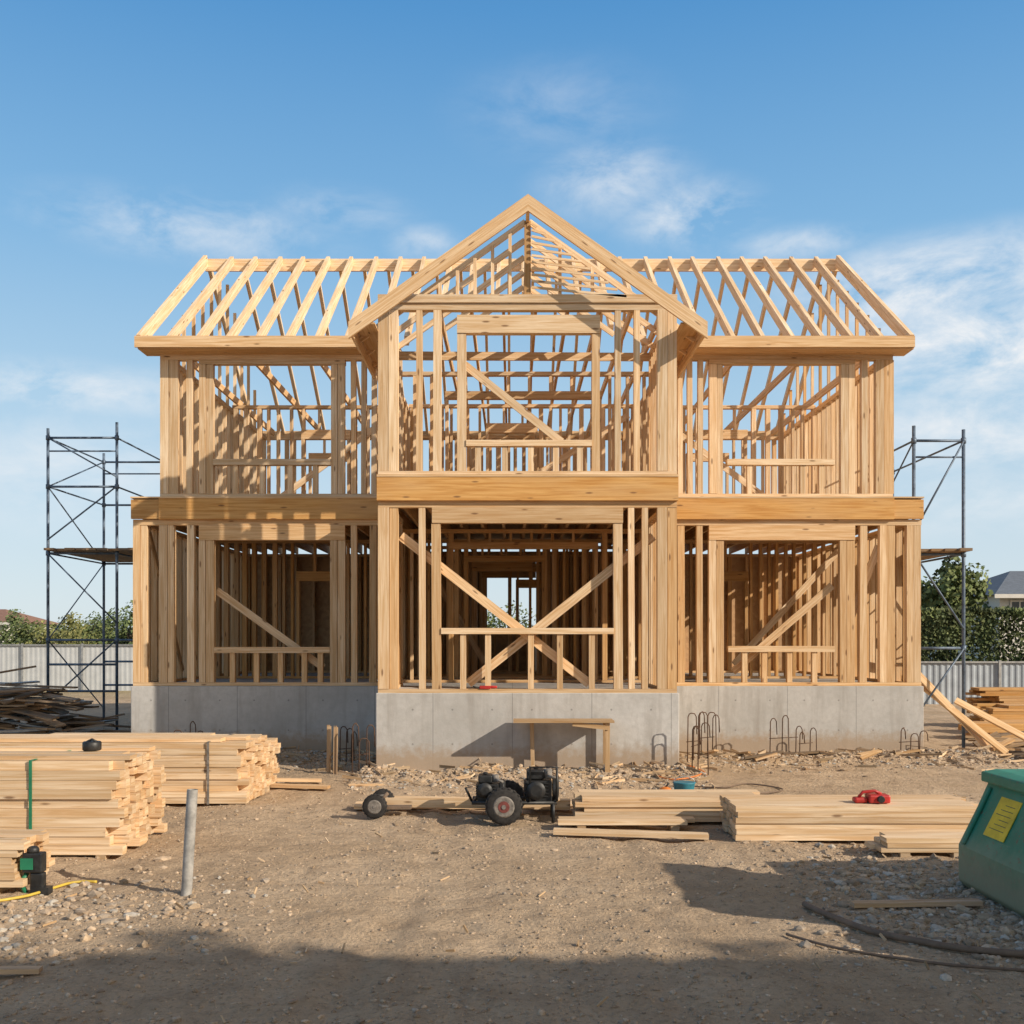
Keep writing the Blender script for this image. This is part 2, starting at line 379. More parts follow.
def studs_y(x,y0,y1,z0,z1,sp=.4,ow=.3,gap=None,tw=.05,o2=T,br=True):
    mb=MB(); mb.box(x-o2/2,x+o2/2,y0,y1,z0,z0+.05,orange=ow); mb.box(x-o2/2,x+o2/2,y0,y1,z1-.09,z1,orange=ow)
    y=y0+.03
    while y<y1:
        if not(gap and gap[0]<y<gap[1]): mb.box(x-o2/2+.004,x+o2/2-.004,y,y+tw,z0+.052,z1-.092,orange=ow+R.uniform(-.3,.3))
        y+=sp*R.uniform(.95,1.05)
    if gap:
        mb.box(x-o2/2,x+o2/2,gap[0]-.04,gap[1]+.1,z1-.40,z1-.14,orange=ow+.2)
    if br: mb.beam((x+.08,y0+.3,z1-.2),(x+.08,y0+2.2,z0+.2),.03,.12,side=(1,0,0),orange=.4)
    return mb
def studs_x(y,x0,x1,z0,z1,sp=.4,ow=.3,gaps=(),tw=.055,br=0,hd=.2):
    mb=MB(); mb.box(x0,x1,y,y+T,z0,z0+.05,orange=ow); mb.box(x0,x1,y,y+T,z1-.07,z1,orange=ow)
    x=x0+.03
    while x<x1-.05:
        if not any(g0<x<g1 for g0,g1,_,_ in gaps):
            mb.box(x,x+tw*R.choice((1,1,1.7)),y+.004,y+T-.004,z0+.052,z1-.072,orange=ow+R.uniform(-.3,.3))
        x+=sp*R.uniform(.8,1.2)
    for g0,g1,zb,zt in gaps:
        mb.box(g0-.06,g1+.1,y-.004,y+T+.004,zt,zt+hd,orange=ow+.2)
        mb.box(g0-.06,g0-.0,y-.002,y+T+.002,z0+.052,zt-.002,orange=ow); mb.box(g1+.03,g1+.09,y-.002,y+T+.002,z0+.052,zt-.002,orange=ow)
        xx=g0+.3
        while xx<g1:
            if zt+hd+.05<z1-.1: mb.box(xx,xx+.05,y+.01,y+T-.01,zt+hd+.002,z1-.072,orange=ow)
            xx+=.4
        if zb>z0+.1:
            mb.box(g0+.002,g1+.028,y-.002,y+T+.002,zb-.06,zb,orange=ow)
            xx=g0+.3
            while xx<g1: mb.box(xx,xx+.05,y+.01,y+T-.01,z0+.052,zb-.062,orange=ow); xx+=.4
    if br:
        ln=abs(br)
        a,b_=(x0+.2,x0+ln) if br>0 else (x1-.2,x1-ln)
        mb.beam((a,y-.05,z1-.25),(b_,y-.05,z0+.3),.03,.13,side=(0,1,0),orange=.05,tint=1.05)
    return mb
def put(mb,lab): mb.obj('wall_frame',WOOD,H,label=lab,kind='stuff')
for x in (BL+T/2+.0,BR-T/2):
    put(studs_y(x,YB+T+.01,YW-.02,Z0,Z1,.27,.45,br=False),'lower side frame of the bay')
    put(studs_y(x,YB+T+.01,YW-.02,Z2,7.12,.27,.1,br=False),'upper side frame of the bay')
for x,xo in ((WL+T/2,UL+T/2),(WR-T/2,UR-T/2)):
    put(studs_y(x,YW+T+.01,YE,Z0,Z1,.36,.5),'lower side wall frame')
    put(studs_y(xo,YW+T+.01,YE,Z2,Z3,.33,.1,br=False),'upper side wall frame')
lowin='interior stud partition on the lower floor'; upin='interior stud partition on the upper floor'
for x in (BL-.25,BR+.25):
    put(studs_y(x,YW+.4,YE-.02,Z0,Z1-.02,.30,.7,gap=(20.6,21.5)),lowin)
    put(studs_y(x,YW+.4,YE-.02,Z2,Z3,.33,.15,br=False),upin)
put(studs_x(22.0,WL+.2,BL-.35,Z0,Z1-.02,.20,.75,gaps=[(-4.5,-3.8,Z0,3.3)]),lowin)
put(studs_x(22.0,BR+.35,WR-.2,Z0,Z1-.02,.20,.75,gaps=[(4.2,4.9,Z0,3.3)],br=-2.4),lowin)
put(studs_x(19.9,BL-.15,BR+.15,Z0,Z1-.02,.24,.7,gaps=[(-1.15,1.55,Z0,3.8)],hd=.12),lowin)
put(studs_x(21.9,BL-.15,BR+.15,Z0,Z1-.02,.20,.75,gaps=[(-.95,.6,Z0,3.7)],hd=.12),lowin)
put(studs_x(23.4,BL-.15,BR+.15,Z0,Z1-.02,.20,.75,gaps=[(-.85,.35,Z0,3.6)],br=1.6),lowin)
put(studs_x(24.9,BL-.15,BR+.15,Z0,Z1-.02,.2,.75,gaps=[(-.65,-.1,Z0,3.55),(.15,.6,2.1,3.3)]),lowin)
put(studs_x(22.5,UL+.2,BL-.35,Z2,Z3,.26,.2,gaps=[(-4.5,-3.6,Z2,6.4)],br=-2.9),upin)
put(studs_x(22.5,BR+.35,UR-.2,Z2,Z3,.26,.2,gaps=[(4.1,5.0,Z2,6.4)],br=2.9),upin)
put(studs_x(19.6,BL-.15,BR+.15,Z2,Z3-.02,.32,.15,gaps=[(-1.2,1.6,Z2,6.6)],hd=.14),upin)
put(studs_x(22.3,BL-.15,BR+.15,Z2,Z3-.02,.22,.25,gaps=[(-.5,.45,Z2,6.5)],br=-3.2),upin)
put(studs_x(24.3,BL-.15,BR+.15,Z2,Z3-.3,.20,.45),upin)
put(studs_x(YE-.14,WL+T,WR-T,Z0,Z1,.4,.6,gaps=[(-.75,.62,2.35,3.75)]),'rear lower wall frame')
put(studs_x(YE-.14,UL+T,UR-T,Z2,Z3-.02,.24,.2,gaps=[(-5,-4.1,5.6,6.5),(4.4,5.3,5.6,6.5)]),'rear upper wall frame')
def osb(x0,x1,z0,z1):
    mb=MB(); mb.box(x0,x1-.004,YE,YE+.015,z0,z1); mb.obj('sheathing_board',OSB,H)
for a,b_ in ((WL,-.70),(.60,WR)):
    x=a
    while x<b_-.01: x2=min(x+1.22,b_); osb(x,x2,Z0,Z1); x=x2
osb(-.70,.60,Z0,2.2); osb(-.70,.60,3.6,Z1)
for y0,y1 in ((YB+.15,YB+1.36),(YB+1.365,YW-.04)):
    mb=MB(); mb.box(BL-.018,BL-.003,y0,y1,Z0+.01,Z1-.25); mb.obj('sheathing_board',OSB,H)  # bay sheathing added to shade the left foundation; also backs the inner studs
mb=MB(); mb.box(WL,WR,YW+.03,YE,Z2-.045,Z2-.025); mb.obj('floor_deck',OSB,H)
mb=MB(); mb.box(BL,BR,YB+.03,YW+.02,Z2-.048,Z2-.028); mb.obj('floor_deck',OSB,H)
mb=MB(); x=WL+.15
while x<WR-.1:
    y0=YB+.05 if BL+.05<x<BR-.1 else YW+.04
    mb.box(x,x+.05,y0,YE-.02,Z1+.01,Z2-.05,orange=.7); x+=.4
mb.obj('floor_joist',WOOD,H,kind='stuff')
mb=MB(); x=UL+.3
while x<UR-.1:
    inb=BL-.2<x<BR+.2
    mb.box(x,x+.045,YB+.15 if inb else YW+.05,YE-.1,Z3+.0,Z3+.14,orange=.5); x+=.5 if inb else 1.2
mb.beam((BL+.1,17.2,6.75),(BR-.1,18.2,7.0),.04,.14,side=(0,1,0),orange=.4)
mb.obj('ceiling_joist',WOOD,H,kind='stuff')

# main roof
RX0,RX1=-6.54,7.0; EY,EZ=18.15,7.27; RY,RZ=22.2,10.16; EYB=2*RY-EY
pit=(RZ-EZ)/(RY-EY)
mb=MB(); mb.box(RX0,RX1,RY-.025,RY+.025,RZ-.24,RZ+.02,orange=.0,tint=1.08)
roof=mb.obj('roof',WOOD,H,label='open gable roof skeleton of pale rafters and ridge board')
PK=8.70; RHW=2.63; BPIT=(PK-6.83)/RHW; GX=.24; GY=15.6
n=27
for k in range(n):
    x=RX0+.04+(RX1-RX0-.08)*k/(n-1)
    z=EZ
    dx=abs(x-GX)
    if dx<RHW-.1: z=max(EZ,PK-dx*BPIT+.02)
    y=EY+(z-EZ)/pit
    end=k in (0,n-1)
    ww=.075; hh=.17 if not end else .22
    pbeam('rafter',roof,(x,y,z-.0),(x+R.uniform(-.03,.03),RY-.03,RZ-.02),ww,hh,side=(1,0,0),orange=-.1,tint=R.uniform(.95,1.10))
    xb_=x+(.22 if not end else 0)
    if xb_<RX1: pbeam('rafter',roof,(xb_,RY+.03,RZ-.02),(xb_,EYB,EZ),ww*.8,hh*.8,side=(1,0,0),orange=-.1,tint=R.uniform(.95,1.08))
for a,b_ in ((RX0,GX-RHW+.12),(GX+RHW-.12,RX1)):
    mb=MB(); mb.box(a-.02,b_,EY-.09,EY-.045,EZ-.13,EZ+.065,orange=.45,tint=1.03); mb.obj('fascia_board',WOOD,roof)
    mb=MB(); mb.box(a+.02,b_,EY-.04,YW+.1,EZ-.15,EZ-.12,orange=.6,tint=.95); mb.obj('soffit_board',WOOD,roof)
mb=MB(); mb.box(RX0,RX1,EYB+.02,EYB+.06,EZ-.12,EZ+.06,orange=.3); mb.obj('fascia_board',WOOD,roof)
for x in (UL+.07,UR-.07):
    mb=MB(); y=YW+.5
    while y<YE-.3:
        zt=RZ-abs(y-RY)*pit-.12
        if zt>Z3+.2: mb.box(x-.03,x+.03,y,y+.05,Z3+.002,zt)
        y+=.6
    mb.obj('gable_stud',WOOD,roof,kind='stuff')

# bay roof
mb=MB(); mb.box(GX-.025,GX+.025,GY+.05,20.15,PK-.22,PK-.02,orange=.1)
br=mb.obj('bay_roof',WOOD,H,label='open front gable roof over the projecting bay')
for sgn in (-1,1):
    mb=MB()
    xa,xb=GX,GX+sgn*(RHW+.06)
    zt=lambda x:PK+.03-abs(x-GX)*BPIT
    hgt=.25
    pts=[(xa,zt(xa)),(xb,zt(xb)),(xb,zt(xb)-hgt),(xa,zt(xa)-hgt)]
    i=len(mb.v)
    for yy in (GY-.03,GY+.02):
        for px,pz in pts: mb.v.append(Vector((px,yy,pz)))
    t=(1.0,.35,0,1); ln=3.2
    fr=[(0,0),(ln,0),(ln,.27),(0,.27)]
    q=[(0,1,2,3),(7,6,5,4),(0,4,5,1),(1,5,6,2),(2,6,7,3),(3,7,4,0)]
    for fi,f in enumerate(q):
        f=tuple(i+a for a in (f if sgn<0 else f[::-1])); mb.face(f,fr if sgn<0 else fr[::-1],t)
    mb.obj('rake_board',WOOD,br)
    yy=YB+.3
    while yy<20.4:
        zmin=max(PK-RHW*BPIT, (EZ+(yy-EY)*pit+.02) if yy>EY else 0)
        if zmin<PK-.1:
            dx=(PK-zmin)/BPIT
            pbeam('rafter',br,(GX+sgn*.03,yy,PK-.10),(GX+sgn*dx,yy,zmin-.08),.04,.09,side=(0,1,0),orange=.0,tint=1.08)
        yy+=.75
    xe=GX+sgn*(RHW+.02)
    mb=MB(); mb.box(xe-.02,xe+.02,GY+.03,EY+.1,6.62,6.86,orange=.25); mb.obj('fascia_board',WOOD,br)
    mb=MB(); xi=BL if sgn<0 else BR
    a,b_=sorted((xe-sgn*.03,xi))
    mb.box(a,b_,GY+.03,YW-.1,6.80,6.825,orange=.5,tint=.9)
    mb.obj('soffit_board',WOOD,br)
mb=MB(); mb.box(BL,BR,YB-.03,YB+T,7.235,7.36,orange=.2); mb.obj('gable_beam',WOOD,br)
for k in range(-8,8):
    x=GX+k*(.27 if k<0 else .5)
    zt=PK-abs(x-GX)*BPIT-.24
    if zt<7.42: continue
    w_=.05 if k else .10
    pbeam('gable_stud',br,(x,YB+.05,7.362),(x,YB+.05,zt+.05),w_,.07,side=(1,0,0),orange=.0 if k else .7,tint=1.08 if k else .75)
mb=MB(); z=7.42
while z<PK-.25:
    xr=GX+(PK-z-.20)/BPIT
    mb.beam((GX+.06,YB-.02,z+.05),(xr,YB-.02,z-.06*(xr-GX)),.02,.036,side=(0,1,0),orange=-.1,tint=R.uniform(.95,1.1)); z+=.098
mb.obj('roof_batten',WOOD,br,kind='stuff')

# ------------------------------------------------------------- scaffolds
def scaffold(xa,xb,ya,yb,top,levels,lab,plev,low=()):
    e=empty('scaffold',((xa+xb)/2,(ya+yb)/2,0),label=lab,category='scaffold',group='tubular scaffold towers')
    for y in (ya,yb):
        mb=MB()
        for x in (xa,xb):
            mb.tube([(x,y,gh(x,y)),(x,y,top+R.uniform(.05,.25))],.034)
            mb.lathe((x,y,gh(x,y)-.01),(0,0,1),[(0,.08),(.025,.08)],10)
            for z in levels: mb.lathe((x,y,z-.05),(0,0,1),[(0,.05),(.1,.05)],8)
        for z in list(levels)+list(low):
            mb.tube([(xa,y,z),(xb,y,z)],.026)
        mb.tube([(xa,y,levels[-1]-.3),(xb,y,levels[-1]-.3)],.018)
        mb.obj('scaffold_frame',STEEL,e)
    zs=[.3]+list(levels)
    mb=MB()
    for k,(a,b_) in enumerate(zip(zs[:-1],zs[1:])):
        mb.tube([(xa,ya,a),(xa,yb,b_)] if k%2 else [(xa,yb,a),(xa,ya,b_)],.016,6)
        mb.tube([(xa,ya-.03,b_),(xb,ya-.03,a+(b_-a)*.2)] if k%2 else [(xb,ya-.03,b_),(xa,ya-.03,a+(b_-a)*.2)],.018,6)
    for x in (xa,xb):
        for z in levels[1:]: mb.tube([(x,ya,z),(x,yb,z)],.02)
    mb.obj('cross_brace',STEEL,e)
    for z in plev:
        x=xa+.02
        while (x<xb+.4 if xa<0 else x<xb-.1):
            mb=MB(); mb.box(x,x+.22,ya-.2+R.uniform(-.15,.1),yb+.2,z,z+.05,tint=1.1); mb.obj('scaffold_plank',OLDW,e); x+=.235
    return e
scaffold(-10.44,-8.89,23.4,26.6,6.7,[2.05,4.0,5.5,6.6],'blue-grey steel scaffold tower with plank deck beside the house',[4.05],low=(1.5,.9))
scaffold(7.36,8.27,19.05,22.6,5.8,[1.9,3.62,5.7],'blue-grey steel scaffold tower close to the house wall',[3.66])

# ------------------------------------------------------------- lumber stacks
def stack(x0,x1,y0,y1,z1,bw,bh,lab,ragged=.03,orange=.15,straps=(),mt=None,zb=None,endr=0,gap=.004,grp='lumber stacks',smt=None):
    zb=gh((x0+x1)/2,(y0+y1)/2) if zb is None else zb
    e=MB(); nz=int(round((z1-zb-.05)/bh)); ny=int(round((y1-y0)/bw))
    z=zb+.05
    for j in range(nz):
        rowo=R.uniform(-.012,.012)
        for i in range(ny):
            ya=y0+i*(y1-y0)/ny+R.uniform(-.004,.004)+rowo; yb=ya+(y1-y0)/ny-gap
            r1=R.uniform(-ragged,ragged)+(R.choice((0,0,-endr,-endr*.5)) if endr else 0)
            e.box(x0+R.uniform(-ragged,ragged),x1+r1,ya,yb,z,z+bh-.003,orange=orange+R.uniform(-.15,.4),tint=R.uniform(.80,1.10))
        z+=bh
    o=e.obj('lumber_stack',mt or STACKW,origin=((x0+x1)/2,(y0+y1)/2,zb),label=lab,category='lumber',group=grp)
    n=max(2,int((x1-x0)/1.1))
    for k in range(n):
        x=x0+.15+(x1-x0-.4)*k/(n-1); mb=MB(); mb.box(x,x+.09,y0+.015,y1-.03,zb-.03,zb+.048,tint=.7); mb.obj('bearer',STACKW,o)
    for x in straps:
        mb=MB(); mb.box(x,x+.028,y0-.022,y0-.016,zb+.04,z+.008); mb.box(x,x+.028,y0-.022,y1+.02,z+.0085,z+.013); mb.box(x,x+.028,y1+.02,y1+.026,zb+.04,z+.008)
        mb.obj('strap',smt or STRAP,o)
    return o,z
A,zA=stack(-7.2,-3.66,9.75,11.0,.93,.105,.088,'large strapped stack of fresh pale boards on the dirt',.03,straps=(-4.52,),endr=.13)
for a,b_,y,h in ((-7.0,-3.62,9.85,.04),(-6.5,-3.8,10.15,.035),(-7.1,-3.7,10.6,.04)):
    mb=MB(); mb.box(a,b_,y,y+.19,zA+.002,zA+h); mb.obj('top_board',STACKW,A)
B,zB=stack(-8.6,-3.25,12.8,14.0,.80,.13,.075,'long stack of pale planks lying on bearers',.03,straps=(-3.75,),smt=DULL,endr=.12)
for a,b_,y in ((-7.5,-3.6,12.85),(-8,-3.35,13.1),(-6,-3.9,13.45)):
    mb=MB(); mb.box(a,b_,y,y+.22,zB+.002,zB+.045); mb.obj('top_board',STACKW,B)
stack(-8.4,-3.3,14.06,14.7,.70,.14,.07,'stack of pale planks lying behind another stack',.04,endr=.15)
C,zC=stack(-5.2,-3.98,8.35,8.95,.42,.12,.06,'low pile of pale boards near the dirt path',.06)
D,zD=stack(.75,2.78,11.5,12.1,.33,.20,.055,'low flat pile of long pale boards',.06)
stack(.55,1.95,11.1,11.42,.14,.16,.045,'few long pale boards stacked flat on dirt',.08)
E2,zE=stack(2.27,4.78,10.5,11.3,.40,.16,.058,'long straight pile of pale planks on bearers',.02,endr=.06)
stack(3.5,4.4,9.75,10.1,.17,.14,.045,'small pile of pale offcut boards on dirt',.08)
for q in ((10.4,14.5,22.3,23.2,.62),(9.7,13.8,21.2,21.9,.32),(11,15,24,24.6,.95)):
    stack(q[0],q[1],q[2],q[3],q[4],.2,.06,'stack of brown boards near the boundary fence',.35,orange=.8,mt=WOOD)
def plank(p0,p1,w,h,lab,mt=STACKW,side=None,name='wooden_plank',**k):
    mb=MB(); mb.beam(p0,p1,w,h,side,**k); c=(Vector(p0)+Vector(p1))/2
    return mb.obj(name,mt,origin=c,label=lab,category='plank',group='loose planks')
def gp(x,y,d=.03): return (x,y,gh(x,y)+d)
plank(gp(.43,10.75,.05),gp(2.0,10.6,.05),.14,.05,'pale plank lying on the dirt beside a board pile')
plank(gp(2.6,7.95,.04),gp(3.6,8.0,.04),.09,.035,'thin weathered plank lying in shade on dirt',OLDW,tint=2.2)
plank(gp(-3.4,6.35,.03),gp(-2.9,6.4,.03),.07,.03,'short weathered plank lying in shade',OLDW,tint=2)
plank(gp(-1.5,12.35,.12),gp(.68,12.15,.12),.16,.11,'squared pale timber beam lying beside the engine cart',name='timber_beam')
plank(gp(-1.9,12.6,.05),gp(.6,12.7,.05),.3,.05,'wide pale plank on the dirt behind the timber beam')
plank(gp(.2,12.4,.08),gp(2.6,12.5,.10),.2,.05,'long pale plank on the dirt behind a board pile')
plank(gp(-3.3,14.3,.05),gp(-2.5,14.2,.05),.14,.04,'short plank lying near the foundation')
plank(gp(-3.6,14.6,.1),gp(-2.7,14.75,.05),.12,.04,'short plank lying near the foundation')
for a,b_ in (((8.6,18.6,.05),(7.45,19.3,1.5)),((8.75,18.4,.05),(7.55,19.3,1.25)),((9.6,18.3,.03),(8.1,19.0,.95))):
    plank(a,b_,.13,.04,'plank leaning against the scaffold',WOOD,orange=.4)
for k in range(26):
    a=R.gauss(0,.5); x=R.uniform(8.3,11); y=R.uniform(17,20.8); l=R.uniform(.5,1.6)
    plank(gp(x,y,.04+.03*(k%5)),(x+l*math.cos(a),y+l*math.sin(a),gh(x,y)+R.uniform(.05,.3)),R.uniform(.08,.16),.035,'scrap plank on the ground among rubble',WOOD if k%3 else OLDW,tint=R.uniform(.55,1))
for k in range(16):
    x=R.uniform(3.0,7.2); y=18.0-abs(R.gauss(0,.4)); a=R.gauss(0,.6); l=R.uniform(.3,.8)
    plank(gp(x,y,.03),(x+l*math.cos(a),y+l*math.sin(a)*.5,gh(x,y)+R.uniform(.05,.15)),R.uniform(.05,.12),.03,'scrap plank on the ground among rubble',WOOD if k%2 else OLDW,tint=R.uniform(.5,.95))
e=empty('scrap_heap',(-10.4,21.8,0),label='heap of dark weathered boards and metal scraps',category='debris pile')
mb=MB(); mg=MB()
for k in range(150):
    x=-10.6+R.gauss(0,.85); y=21.8+R.gauss(0,.5); z=max(.05,1.5-abs(x+10.6)*.5-abs(y-21.8)*.5)*R.uniform(.1,1); a=R.gauss(0,.45); l=R.uniform(.9,2.2)
    (mb if k%3 else mg).beam((x-l/2*math.cos(a),y-l/2*math.sin(a),max(.03,z+R.uniform(-.2,.1))),(x+l/2*math.cos(a),y+l/2*math.sin(a),max(.04,z+R.uniform(-.3,.2))),R.uniform(.08,.22),.035,tint=R.uniform(.7,1.8))
mb.obj('scrap_board',OLDW,e,kind='stuff'); mg.obj('scrap_metal',GALV,e,kind='stuff')

# ------------------------------------------------------------- tools, machines
ex,ey=0.0,11.7; gz=gh(ex,ey)
e=empty('engine_cart',(ex,ey,gz),label='dusty black petrol engine machine on rubber-tyred wheels',category='machine')
def wheel(par,c,r,w,hub=DRED,name='wheel'):
    mb=MB(); p=[(-w/2,r*.55),(-w/2,r*.86),(-w*.36,r*.97),(-w*.15,r),(w*.15,r),(w*.36,r*.97),(w/2,r*.86),(w/2,r*.55)]
    mb.lathe(c,(0,1,0),p,28)
    for k in range(20):
        t=2*math.pi*k/20; v=Vector((math.cos(t),0,math.sin(t)))
        mb.beam(Vector(c)+v*r*.98+Vector((0,-w*.42,0)),Vector(c)+v*r*.98+Vector((0,w*.42,0)),r*.13,r*.06,side=v.cross(Vector((0,1,0))))
    tw=mb.obj(name,RUBBER,par)
    mb=MB(); mb.lathe(c,(0,1,0),[(-w*.53,r*.50),(-w*.50,r*.58),(w*.50,r*.58),(w*.53,r*.5)],20,0)
    mb.lathe(Vector(c)-Vector((0,w*.56,0)),(0,1,0),[(0,r*.30),(.01,r*.34)],16,1); mb.lathe(Vector(c)-Vector((0,w*.62,0)),(0,1,0),[(0,r*.12),(.04,r*.15)],10,0)
    mb.obj('rim',[DULL,hub],tw)
wheel(e,(-.09,11.45,gz+.205),.205,.12)
wheel(e,(-.05,12.05,gz+.205),.205,.12)
mb=MB(); mb.tube([(-.09,11.45,gz+.205),(-.05,12.05,gz+.205)],.02); mb.tube([(-.45,11.6,gz+.22),(.5,11.6,gz+.22)],.022); mb.tube([(-.45,11.95,gz+.22),(.5,11.95,gz+.22)],.022)
for x in (-.42,.48): mb.tube([(x,11.6,gz+.22),(x,11.95,gz+.22)],.02)
mb.tube([(.46,11.6,gz+.22),(.46,11.6,gz)],.02);mb.tube([(.46,11.95,gz+.22),(.46,11.95,gz)],.02)
mb.tube([(.2,11.58,gz+.24),(.2,11.58,gz+.62),(.5,11.58,gz+.62),(.5,11.58,gz+.24)],.015)
mb.tube([(-.45,11.7,gz+.22),(-.52,11.65,gz+.38)],.014); mb.obj('chassis',BLACK,e)
def engine(x,s,nm):
    mb=MB(); mb.box(x-.14*s,x+.14*s,11.63,11.9,gz+.22,gz+.25+.2*s)
    for k in range(5): mb.box(x-.16*s,x+.10*s,11.61,11.92,gz+.28+.035*k*s,gz+.29+.035*k*s)
    mb.lathe((x+.15*s,11.76,gz+.36),(1,0,0),[(0,.12*s),(.05,.12*s),(.07,.09*s)],18)
    mb.lathe((x-.03,11.60,gz+.36),(0,-1,0),[(0,.1*s),(.04,.1*s),(.06,.06*s)],18)
    o=mb.obj(nm,BLACK,e,bevel=.008)
    mb=MB(); z=gz+.25+.2*s; mb.box(x-.13*s,x+.06*s,11.66,11.88,z+.01,z+.11*s); mb.lathe((x-.03,11.77,z+.11*s),(0,0,1),[(0,.03),(.03,.03)],12); mb.obj('fuel_tank',BLACK,o,bevel=.02)
    mb=MB(); mb.tube([(x+.1*s,11.7,z+.02),(x+.1*s,11.7,z+.12*s)],.045*s,12); mb.tube([(x+.1*s,11.66,z+.05),(x+.2*s,11.62,z+.03)],.015); mb.obj('exhaust_muffler',DULL,o)
engine(-.27,.85,'engine'); engine(.3,1.05,'engine')
dx,dy=-1.55,12.1; dz=gh(dx,dy)
e=empty('dolly',(dx,dy,dz),label='small dolly with black wheel at the end of a timber beam',category='dolly')
wheel(e,(dx-.02,dy-.2,dz+.14),.14,.09,DULL); wheel(e,(dx+.02,dy+.22,dz+.14),.14,.09,DULL)
mb=MB(); mb.tube([(dx,dy-.2,dz+.14),(dx,dy+.22,dz+.14)],.018); mb.beam((dx-.05,dy,dz+.1),(dx+.38,dy,dz+.1),.16,.03,side=(0,1,0)); mb.tube([(dx,dy-.1,dz+.16),(dx+.12,dy-.12,dz+.28)],.02); mb.obj('axle_bracket',BROWNP,e)
def tool(x,y,z,s,m1,m2,lab,name,cat):
    mb=MB(); mb.box(x-.06*s,x+.15*s,y-.08*s,y+.08*s,z+.004,z+.085*s); mb.box(x-.19*s,x-.065*s,y-.05*s,y+.06*s,z+.004,z+.055*s)
    o=mb.obj(name,m1,origin=(x,y,z),bevel=.018,label=lab,category=cat)
    mb=MB(); mb.tube([(x-.14*s,y,z+.055*s),(x-.1*s,y,z+.105*s),(x+.02*s,y,z+.115*s),(x+.08*s,y,z+.085*s)],.016*s,8); mb.obj('handle',m1,o)
    mb=MB(); mb.lathe((x+.05*s,y-.08*s,z+.045*s),(0,-1,0),[(0,.035*s),(.02,.035*s),(.025,.03*s)],16); mb.obj('blade_guard',m2,o); return o
tool(3.72,10.72,zE+.0,1.05,RED,BLACK,'red power saw resting on a board pile','power_saw','power tool')
mb=MB(); mb.lathe((-4.18,10.35,zA+.04),(0,0,1),[(0,.08),(.01,.09),(.08,.09),(.09,.08)],20); tb=mb.obj('tape_reel',BLACK,origin=(-4.18,10.35,zA+.04),label='black round reel lying on the board stack',category='reel')
mb=MB(); mb.tube([(-4.23,10.35,zA+.125),(-4.18,10.35,zA+.15),(-4.13,10.35,zA+.125)],.012); mb.obj('handle',BLACK,tb)
# green and black nailer standing against the low pile
x,y=-3.87,8.45; z=gh(x,y)
mb=MB(); mb.box(x-.09,x+.07,y-.05,y+.05,z+.17,z+.33); mb.box(x-.035,x+.075,y-.035,y+.035,z-.005,z+.168); mb.lathe((x-.02,y,z+.33),(0,0,1),[(0,.05),(.04,.045),(.05,.02)],14)
cb=mb.obj('nail_gun',BLACK,origin=(x,y,z),bevel=.012,label='green and black power tool standing beside the low board pile',category='power tool')
mb=MB(); mb.box(x-.10,x+.0,y-.058,y+.058,z+.20,z+.29); mb.tube([(x-.07,y,z+.16),(x-.12,y,z+.08),(x-.08,y,z+.0)],.02); mb.obj('handle',STRAP,cb)
mb=MB(); mb.box(x-.02,x+.12,y-.045,y+.045,z-.02,z+.05); mb.obj('magazine',BLACK,cb)
x,y=2.3,13.9; z=gh(x,y)
mb=MB(); mb.lathe((x,y,z),(0,0,1),[(0,.12),(.02,.125),(.15,.145),(.165,.155),(.17,.14)],22); pb=mb.obj('pail',BLUE,origin=(x,y,z),label='teal plastic pail standing in the rubble',category='bucket')
mb=MB(); mb.tube([(x+.145*math.cos(t),y,z+.16+.08*math.sin(t)) for t in np.linspace(0,math.pi,9)],.006,6); mb.obj('handle',GALV,pb)
x,y=2.02,13.7; z=gh(x,y)
mb=MB(); mb.lathe((x,y,z),(0,0,1),[(0,.09),(.05,.1),(.1,.07),(.12,.02)],14); ob=mb.obj('fuel_can',ORANGE,origin=(x,y,z),label='small orange can on the dirt',category='can')
mb=MB(); mb.tube([(x,y,z+.11),(x+.05,y,z+.17)],.012); mb.obj('spout',BLACK,ob)
mb=MB(); mb.box(-.5,-.33,15.98,16.05,Z0+.062,Z0+.11); mb.lathe((-.33,16.02,Z0+.09),(1,0,0),[(0,.025),(.1,.02)],10); o_=mb.obj('nail_gun',RED,origin=(-.4,16,Z0+.06),bevel=.008,label='red hand tool lying on the bottom plate',category='power tool')
mb=MB(); mb.tube([(-.5,16.0,Z0+.08),(-.6,15.97,Z0+.1)],.012); mb.obj('handle',BLACK,o_)
x,y=-2.62,8.36; z=gh(x,y)
mb=MB(); mb.tube([(x,y,z-.05),(x+.045,y+.02,z+.84)],.043,18,caps=False); mb.tube([(x+.045,y+.02,z+.84),(x,y,z-.05)],.036,18,caps=False)
mb.obj('standing_pipe',PIPEG,origin=(x,y,z),label='grey metal pipe standing upright in the dirt',category='pipe')
